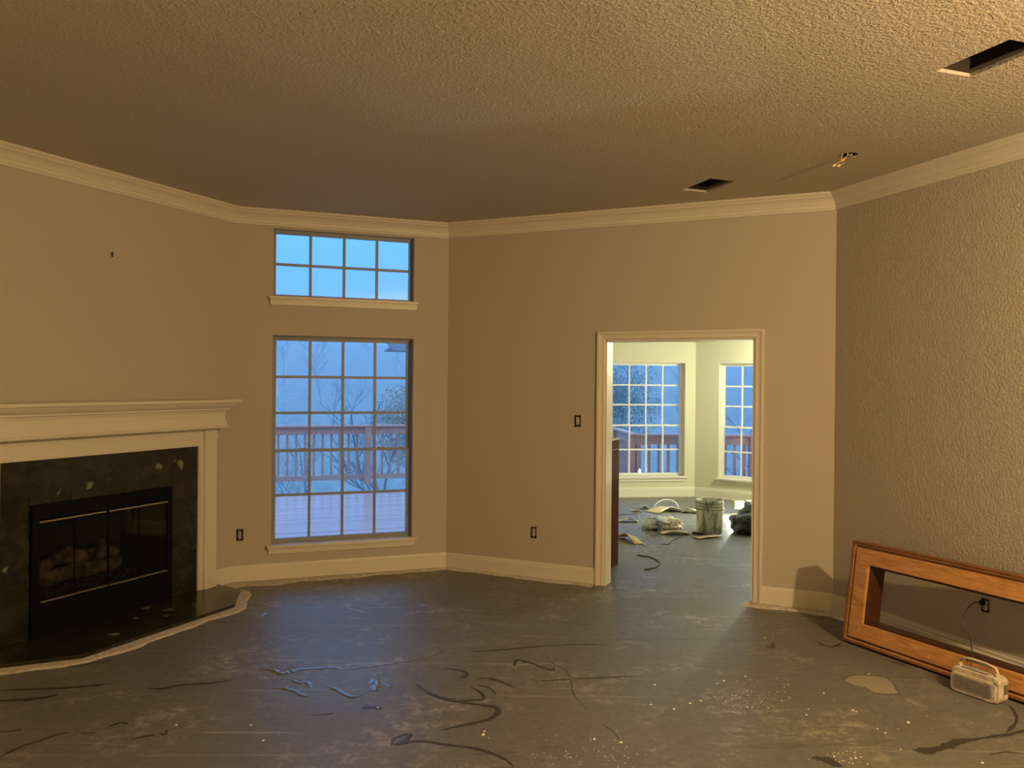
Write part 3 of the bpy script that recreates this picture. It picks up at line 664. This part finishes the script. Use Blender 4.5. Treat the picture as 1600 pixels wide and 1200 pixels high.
lump('bag_neck', m_film, bag, T(-.01, .06, .15), .11, .09, .12, .4, 8, 3)

# work light: tripod-less floor stand with two heads
lp = Vector((2.93, 10.35, 0))
wl = thing('work_light', 'twin-head floor work light shining in the nook behind the garbage bag', 'lamp', T(lp.x, lp.y, 0, R(-16)))
m_lampbody = mat('yellow_lamp_metal', (.5, .35, .05), .5)
m_lens = mat('lit_halogen_lens', (1, 1, 1), .5, emit=((1.0, .97, .78), 45))
MB().tube([(-.16, -.08, .008), (.16, -.08, .008)], .008, 8).tube([(-.16, .1, .008), (.16, .1, .008)], .008, 8).tube([(0, -.08, .008), (0, 0, .10), (0, .1, .008)], .008, 8).tube([(-.1, 0, .10), (.1, 0, .10)], .008, 8).build('stand', m_lampbody, wl)
for xx, zz in ((-.07, .140), (.075, .155)):
    hdm = MB().box(-.05, .05, .008, .06, -.04, .04).box(-.058, .058, -.004, .008, .04, .048).box(-.058, .058, -.004, .008, -.048, -.04).build('lamp_head', m_lampbody, wl, T(xx, 0, zz))
    box(-.042, .042, -.002, .006, -.03, .03).build('lens', m_lens, hdm)
NOOKC = (1.0, 1.04, .80)
for xx, zz in ((-.07, .140), (.075, .155)):
    q = wl.matrix_world @ Vector((xx, -.035, zz)); point_light('work_light_beam', q, 52, NOOKC, .04)
point_light('nook_fill_light', (3.9, 10.4, 2.10), 130, NOOKC, .05)          # added fill under the nook ceiling, hidden by the right side of the doorway

m_card = mat('tan_underlay_scrap', (.52, .40, .20), .85); m_card2 = mat('cream_underlay_scrap', (.66, .56, .32), .85); m_white = mat('white_scrap', (.8, .78, .72), .7)
m_wire = mat('dark_scrap_strip', (.05, .045, .04), .6); m_grey = mat('grey_wire', (.30, .29, .26), .5); m_pink = mat('pinkish_scrap', (.45, .33, .28), .8)
def curl(name, x0, y0, x1, y1, wd, lift, mt, label, cat='scrap', tip=0, seed=0):
    a, b = P(x0, y0), P(x1, y1); d = (b-a); ln = d.length; ang = math.atan2(d.y, d.x); n = 14; V = []; rnd_ = random.Random(seed)
    for j in (0, 1):
        for i in range(n+1):
            t = i/n; z = .004+lift*math.sin(t*math.pi)**1.3+tip*max(0, t-.7)
            for k in range(5):
                s = k/4; V.append((t*ln, (s-.5)*wd*(1+.3*noise.noise(Vector((t*3, seed, s)))), z*(1-.5*s)+.012*noise.noise(Vector((t*4, s*3, seed+9)))*(t*(1-t)*4)+(.004 if j else 0)+.004))
    m5 = 5*(n+1); F = []
    for i in range(n):
        for k in range(4):
            q = i*5+k; F += [(q, q+1, q+6, q+5), (m5+q, m5+q+5, m5+q+6, m5+q+1)]
        F += [(i*5, i*5+5, m5+i*5+5, m5+i*5), (i*5+4, m5+i*5+4, m5+i*5+9, i*5+9)]
    F += [(k, m5+k, m5+k+1, k+1) for k in range(4)]+[(n*5+k, n*5+k+1, m5+n*5+k+1, m5+n*5+k) for k in range(4)]
    o = MB().add(V, F, True).build(name, mt, m=T(a.x, a.y, 0, ang)); return tag(o, label, cat)
curl('underlay_scrap', 1016, 801, 1058, 797, .26, .06, m_card2, 'long arched cream underlay strip at the back of the nook debris', seed=1)
curl('underlay_scrap', 1066, 800, 1096, 802, .2, .05, m_card, 'tan underlay piece left of the bucket, behind the crumpled sack', seed=2)
curl('underlay_scrap', 1031, 834, 1076, 834, .16, .03, m_card, 'tan strip lying under the front of the crumpled sack', seed=3)
curl('underlay_scrap', 966, 815, 997, 815, .12, .035, m_card, 'brownish scrap beside the cabinet, level with the crumpled sack', seed=4)
curl('underlay_scrap', 970, 840, 998, 851, .10, .07, m_card, 'curled tan scrap at the foot of the cabinet, nearest the doorway', seed=5)
curl('paper_sheet', 1086, 842, 1124, 838, .12, .006, m_pink, 'flat pale sheet lying in front of the bucket', 'paper', seed=6)
curl('pink_scrap', 986, 799, 1000, 799, .10, .02, m_pink, 'small pinkish scrap left of the arched cream strip', seed=7)
def strand(name, px, r_, mt, label, cat='wire', zs=None):
    pts = [P(x, y, zs[i] if zs else r_+.0005) for i, (x, y) in enumerate(px)]
    if zs: pts = [Vector((P(x, y).x, P(x, y).y, z)) for (x, y), z in zip(px, zs)]
    return tag(MB().tube(smooth(pts), r_, 6).build(name, mt), label, cat)
strand('wire_scrap', [(997,867),(1006,869),(1014,870),(1024,874),(1031,880),(1025,886),(1007,890)], .006, m_wire, 'dark S-curved strip nearest the doorway on the nook slab')
strand('wire_scrap', [(1033,850),(1045,850),(1052,844),(1063,840)], .004, m_wire, 'thin dark curved strip in front of the crumpled sack')
strand('wood_strip', [(990,796),(1000,795),(1013,795)], .008, m_wire, 'short dark horizontal stick left of the arched cream strip', 'strip')
strand('wood_strip', [(1006,791),(1011,794),(1016,797)], .009, m_wire, 'short dark slanted stick touching the arched cream strip', 'strip')
strand('wood_strip', [(968,804),(985,803),(1002,801)], .006, m_wire, 'long thin dark strip reaching out from behind the cabinet', 'strip')
strand('white_strip', [(992,839),(998,845),(1008,852)], .005, m_white, 'thin white strip crossing behind the curled tan scrap', 'strip')
strand('white_strip', [(1014,868),(1023,866),(1034,865)], .003, m_white, 'thin white sliver above the dark S-curved strip', 'strip')
# strap hoop standing up
hc = P(1041, 795); hoop = [Vector((hc.x+.17*math.cos(t), hc.y+.05*math.cos(t), .004+.12*math.sin(t))) for t in [math.pi*k/16 for k in range(17)]]
tag(MB().tube(hoop, .005, 6).build('strapping_band', m_white), 'thin white hoop of strapping standing above the debris at the back', 'strap')
hc = P(1008, 816); hoop = [Vector((hc.x-.01-.07*math.sin(t), hc.y, .10-.10*math.cos(t))) for t in [math.pi*k/12 for k in range(13)]]
tag(MB().tube(hoop, .004, 6).build('strapping_band', m_white), 'small white strap arc at the left end of the crumpled sack', 'strap')
wc = P(1017, 838)
ml = MB()
for k, (dx, rr_) in enumerate(((0, .09), (.03, .10), (.055, .075))):
    ml.tube([Vector((wc.x+dx+rr_*math.cos(t), wc.y+.02*k, .008+.0+max(0, .10+rr_*math.sin(t)))) for t in [math.pi+math.pi*j/12 for j in range(13)]], .005, 6)
tag(ml.build('wire_coil', m_grey), 'grey springy coil of wire in front of the crumpled sack', 'wire')
strand('wire_scrap', [(1005,822),(1006,830),(1004,840)], .006, m_grey, 'short grey upright-looking wire piece left of the coil')
# crumpled sack
m_sack = mat('crumpled_sack_print', (.7, .68, .6), .6); co = coords(m_sack)
sxx = N(m_sack, 'ShaderNodeSeparateXYZ'); L(m_sack, co, sxx.inputs[0]); nz = noise_(m_sack, co, 9, 4, .6)
ad = N(m_sack, 'ShaderNodeMath', operation='MULTIPLY_ADD'); L(m_sack, nz, ad.inputs[0]); ad.inputs[1].default_value = .22; L(m_sack, sxx.outputs[0], ad.inputs[2])
setcol(m_sack, ramp(m_sack, ad.outputs[0], [(.0, (.60, .60, .58)), (.02, (.18, .24, .5)), (.06, (.62, .62, .64)), (.12, (.74, .72, .60)), (.24, (.66, .62, .5)), (.27, (.40, .28, .2)), (.34, (.45, .33, .24))]))
bump(m_sack, noise_(m_sack, co, 14, 6, .7, 1), 1, .03)
s0_ = P(1039, 829)
sack = thing('crumpled_sack', 'crumpled white, blue and brown printed sack lying in the middle of the nook debris', 'bag', T(s0_.x, s0_.y+.1, 0, .05))
lump('sack_body', m_sack, sack, T(0, 0, .012), .205, .15, .08, .35, 5)
m_print = mat('black_print', (.02, .02, .02), .6)
pm = MB()
for ln_ in range(2):
    for k in range(4): pm.box(.03+k*.024, .045+k*.024+.004*(k % 2), -.002, 0, -.03*ln_, .016-.03*ln_)
pm.build('printed_marks', m_print, sack, Matrix.Translation((0.0, -.125, .085)) @ Matrix.Rotation(R(-38), 4, 'X'))
kn = P(1090, 835)
kf = thing('utility_knife', 'small black utility knife lying left of the bucket', 'knife', T(kn.x, kn.y, 0, R(-35)))
MB().box(-.06, .06, -.014, .014, .002, .024).build('knife_handle', m_wire, kf, bevel=.005)
box(-.085, -.06, -.007, .007, .010, .013).build('knife_blade', m_silver, kf)
cm = MB(); rnd = random.Random(9)
for k in range(170): crumb(P(rnd.gauss(1030, 28), min(862, max(800, rnd.gauss(843, 15)))), .010)
tag(cm.build('debris_crumbs', m_card2), 'small pale chips of underlay and plaster scattered on the nook slab', 'debris', kind='stuff')

# ------------------------------------------------------------------ outside: deck, rail, eave, slope, trees
DZ = -.25
dk = sroot('deck', T(-1.2, 11.6, DZ, tW), 'wet redwood deck outside the tall window')
for i in range(46):
    y0 = -3.9+i*.145; x1_ = 1.9 if y0 > 0 else 1.6; off_ = (i*37 % 5)*.35
    box(-6.5, x1_, y0+.003, y0+.142, -.03, random.uniform(-.0015, .0015)).build('deck_board', m_deck, dk)
struct(box(-6.5, 1.9, 2.78, 2.82, -.25, -.031).build('deck_fascia', m_rail, m=T(-1.2, 11.6, DZ, tW)))
def railing(path, label):
    rt = thing('deck_railing', label, 'railing', T(path[0].x, path[0].y, DZ)); M0 = rt.matrix_world.inverted()
    for a, b in zip(path[:-1], path[1:]):
        d = b-a; ln = d.length; m = M0 @ T(a.x, a.y, DZ, math.atan2(d.y, d.x))
        box(0, ln, -.07, .07, 1.06, 1.095).build('cap_rail', m_rail, rt, m, bevel=.004)
        box(0, ln, -.02, .02, .93, 1.055).build('top_rail', m_rail, rt, m)
        box(0, ln, -.02, .02, .10, .19).build('bottom_rail', m_rail, rt, m)
        n = int(ln/.155); base_ = box(-.02, .02, .02, .058, .10, 1.055).build('baluster', m_rail, rt, m @ T(.08, 0)); bm_ = base_.data
        for k in range(1, n):
            o = base_.copy(); col.objects.link(o); o.parent = rt; o.matrix_local = m @ T(.08+k*.155, 0)
        np_ = max(1, round(ln/2.0))
        for k in range(np_+1):
            if a is not path[0] and k == 0: continue
            box(-.055, .055, -.11, -.0, 0, 1.055).build('post', m_rail, rt, m @ T(min(max(ln*k/np_, .06), ln-.06), 0))
r0 = Vector((-8.2, 13.17)); dW = Vector((math.cos(tW), math.sin(tW)))
# a post must stand where the photo shows one (x about 578)
pp = P(578, 668, .81).to_2d(); foot = r0+dW*((pp-r0).dot(dW))
r0 = foot-dW*6.0
railing([r0, foot+dW*2.0], 'brown wooden deck railing with square balusters seen through the tall window')
railing([Vector((1.90, 15.0)), Vector((1.98, 13.25)), Vector((3.93, 13.35)), Vector((5.6, 12.0))], 'brown wooden deck railing bending round the nook outside the bay windows')
d2 = sroot('nook_deck', Matrix(), 'deck strip outside the nook windows')
for i in range(12):
    y0 = 12.35+i*.145; box(1.7, 6.0, y0+.003, y0+.142, DZ-.03, DZ).build('deck_board', m_deck, d2)

m_gut = mat('painted_gutter', (.34, .34, .36), .5); m_shin = mat('dark_shingle', (.10, .10, .11), .9)
ea = sroot('roof_eave', T(-1.84, 12.0, 2.10, R(12)), 'grey eave and gutter of the neighbouring roof wing')
MB().add([(0,0,.16),(.03,-.02,.10),(.09,-.03,.03),(.12,-.03,0),(2.0,-.03,0),(2.0,0,.16)] + [(0,.12,.16),(.03,.14,.10),(.09,.15,.03),(.12,.15,0),(2.0,.15,0),(2.0,.12,.16)],
         [(0,1,2,3,4,5),(11,10,9,8,7,6),(0,6,7,1),(1,7,8,2),(2,8,9,3),(3,9,10,4),(4,10,11,5),(5,11,6,0)]).build('gutter', m_gut, ea)
box(.05, 2.0, .15, 1.2, .02, .04).build('soffit', m_gut, ea); box(.0, 2.0, 0, 1.3, .165, .20).build('roof_edge', m_shin, ea)
box(.34, 2.0, -.06, .10, -.07, -.02).build('downspout', m_shin, ea)

m_hill = mat('misty_brush_slope', (.5, .5, .48), 1.0, spec=0)
co = coords(m_hill); setcol(m_hill, ramp(m_hill, noise_(m_hill, co, .9, 9, .75, .5), [(.3, (.16, .17, .17)), (.5, (.25, .26, .25)), (.72, (.36, .36, .34))]))
V = []; F = []; nx, ny = 60, 40
for j in range(ny+1):
    for i in range(nx+1):
        x = -70+i*140/nx; t = j/ny; y = 17+t*95
        z = -5.5+(0 if t < .1 else ((t-.1)/.9)**.95*12.2)+1.0*noise.noise(Vector((x*.06, y*.06, 3)))
        V.append((x, y, z))
for j in range(ny):
    for i in range(nx): q = j*(nx+1)+i; F.append((q, q+1, q+nx+2, q+nx+1))
struct(MB().add(V, F, True).build('hillside', m_hill), 'misty wooded slope beyond the deck')
def hz(y):
    t = (y-17)/95; return -5.5+(0 if t < .1 else ((t-.1)/.9)**.95*12.2)
m_bark = mat('pale_wet_bark', (.34, .34, .34), .9, spec=.1)
m_bark2 = mat('darker_bark', (.22, .22, .23), .9, spec=.1)
def tree_mesh(seed, h, lean=0, depth=4):
    rnd_ = random.Random(seed); mb = MB()
    def br(p, d, ln, r_, lv):
        pts = [p]; rs = [r_]; q = p.copy(); dd_ = d.copy(); n = 4 if lv < 2 else 2
        for i in range(n):
            dd_ = (dd_+Vector((rnd_.gauss(0, .10), rnd_.gauss(0, .10), rnd_.gauss(.03, .06)))).normalized(); q = q+dd_*ln/n; pts.append(q.copy()); rs.append(r_*(1-.6*(i+1)/n))
        mb.tube(pts, rs, 4 if lv < 2 else 3, False)
        if lv < depth:
            for k in range(7 if lv == 0 else 4):
                t = rnd_.uniform(.3 if lv == 0 else .2, 1); i = min(int(t*n), n-1); s = pts[i].lerp(pts[i+1], t*n-i)
                a = rnd_.uniform(0, 6.28); nd = (dd_*.8+Vector((math.cos(a), math.sin(a), rnd_.uniform(.0, .7)))*.8).normalized()
                br(s, nd, ln*rnd_.uniform(.4, .62), r_*.42, lv+1)
    br(Vector((0, 0, 0)), Vector((math.sin(lean), 0, math.cos(lean))), h*.62, h*.016, 0)
    return mb
protos = []
spots = []
rnd = random.Random(12)
for k in range(3000):
    y = rnd.uniform(26, 98)
    x = rnd.uniform(-.40, .36)*y
    if all((x-a_)**2+(y-b_)**2 > 5.6**2 for a_, b_, _ in spots) and len(spots) < 60: spots.append((x, y, rnd.uniform(.7, .95)))
for i, (x, y, s) in enumerate(spots):
    k = i % 7
    if i < 7:
        o = tree_mesh(100+k, 6.5, rnd.uniform(-.15, .15)).build('bare_tree', m_bark); protos.append(o)
    else: o = protos[k].copy(); col.objects.link(o)
    o.matrix_world = T(x, y, hz(y)-.9, rnd.uniform(0, 6.28)) @ Matrix.Scale(s, 4)
    tag(o, 'leafless bare tree on the misty slope beyond the deck', 'tree', 'bare trees on the misty slope')
o = tree_mesh(55, 7, R(-48), 3).build('leaning_tree', m_bark2, m=T(-2.4, 24, -4.2)); tag(o, 'dark bare tree leaning left across the middle panes of the tall window', 'tree')
# leafy trees
def leafy(name, x, y, z, r_, n, mt, label, seed, squash=1.1):
    t = thing(name, label, 'tree', T(x, y, z)); rnd_ = random.Random(seed); mb = MB()
    for k in range(n):
        v = Vector((rnd_.gauss(0, 1), rnd_.gauss(0, 1), rnd_.gauss(0, 1))).normalized()*r_*rnd_.random()**.6; v.z = v.z*squash+r_*1.6
        v *= 1+.25*noise.noise(v*1.1); s = rnd_.uniform(.03, .06); a = Vector((rnd_.gauss(0, 1), rnd_.gauss(0, 1), rnd_.gauss(0, 1))).normalized()*s; b = a.cross(Vector((rnd_.gauss(0, 1), .3, 1))).normalized()*s*.6
        mb.add([v-a, v-b, v+a, v+b], [(0, 1, 2, 3)])
    f = mb.build('foliage', mt, t); f['kind'] = 'stuff'
    tr_ = tree_mesh(seed+70, r_*3, 0, 2).build('trunk', m_bark2, t)
    return t
m_brown = mat('russet_leaves', (.60, .42, .30), .9, spec=.1); m_green = mat('grey_green_leaves', (.36, .38, .33), .9, spec=.1)
leafy('oak_tree', -3.7, 31, -2.4, 1.5, 13000, m_brown, 'russet leaved tree behind the deck at the right side of the tall window', 1)
leafy('evergreen_tree', 3.9, 31, -1.9, 1.7, 12000, m_green, 'grey green leafy tree filling the left panes of the nearer nook window', 2)
# mist over the slope
m_fog = bpy.data.materials.new('mist'); m_fog.use_nodes = True; nt = m_fog.node_tree; nt.nodes.clear()
vo = nt.nodes.new('ShaderNodeOutputMaterial'); vs_ = nt.nodes.new('ShaderNodeVolumeScatter'); vs_.inputs['Density'].default_value = .0095; vs_.inputs['Color'].default_value = (1, 1, 1, 1)
nt.links.new(vs_.outputs[0], vo.inputs['Volume'])
fg = box(-60, 60, 18.5, 116, -8, 9).build('evening_mist', m_fog); struct(fg, 'blue dusk mist hanging over the slope')
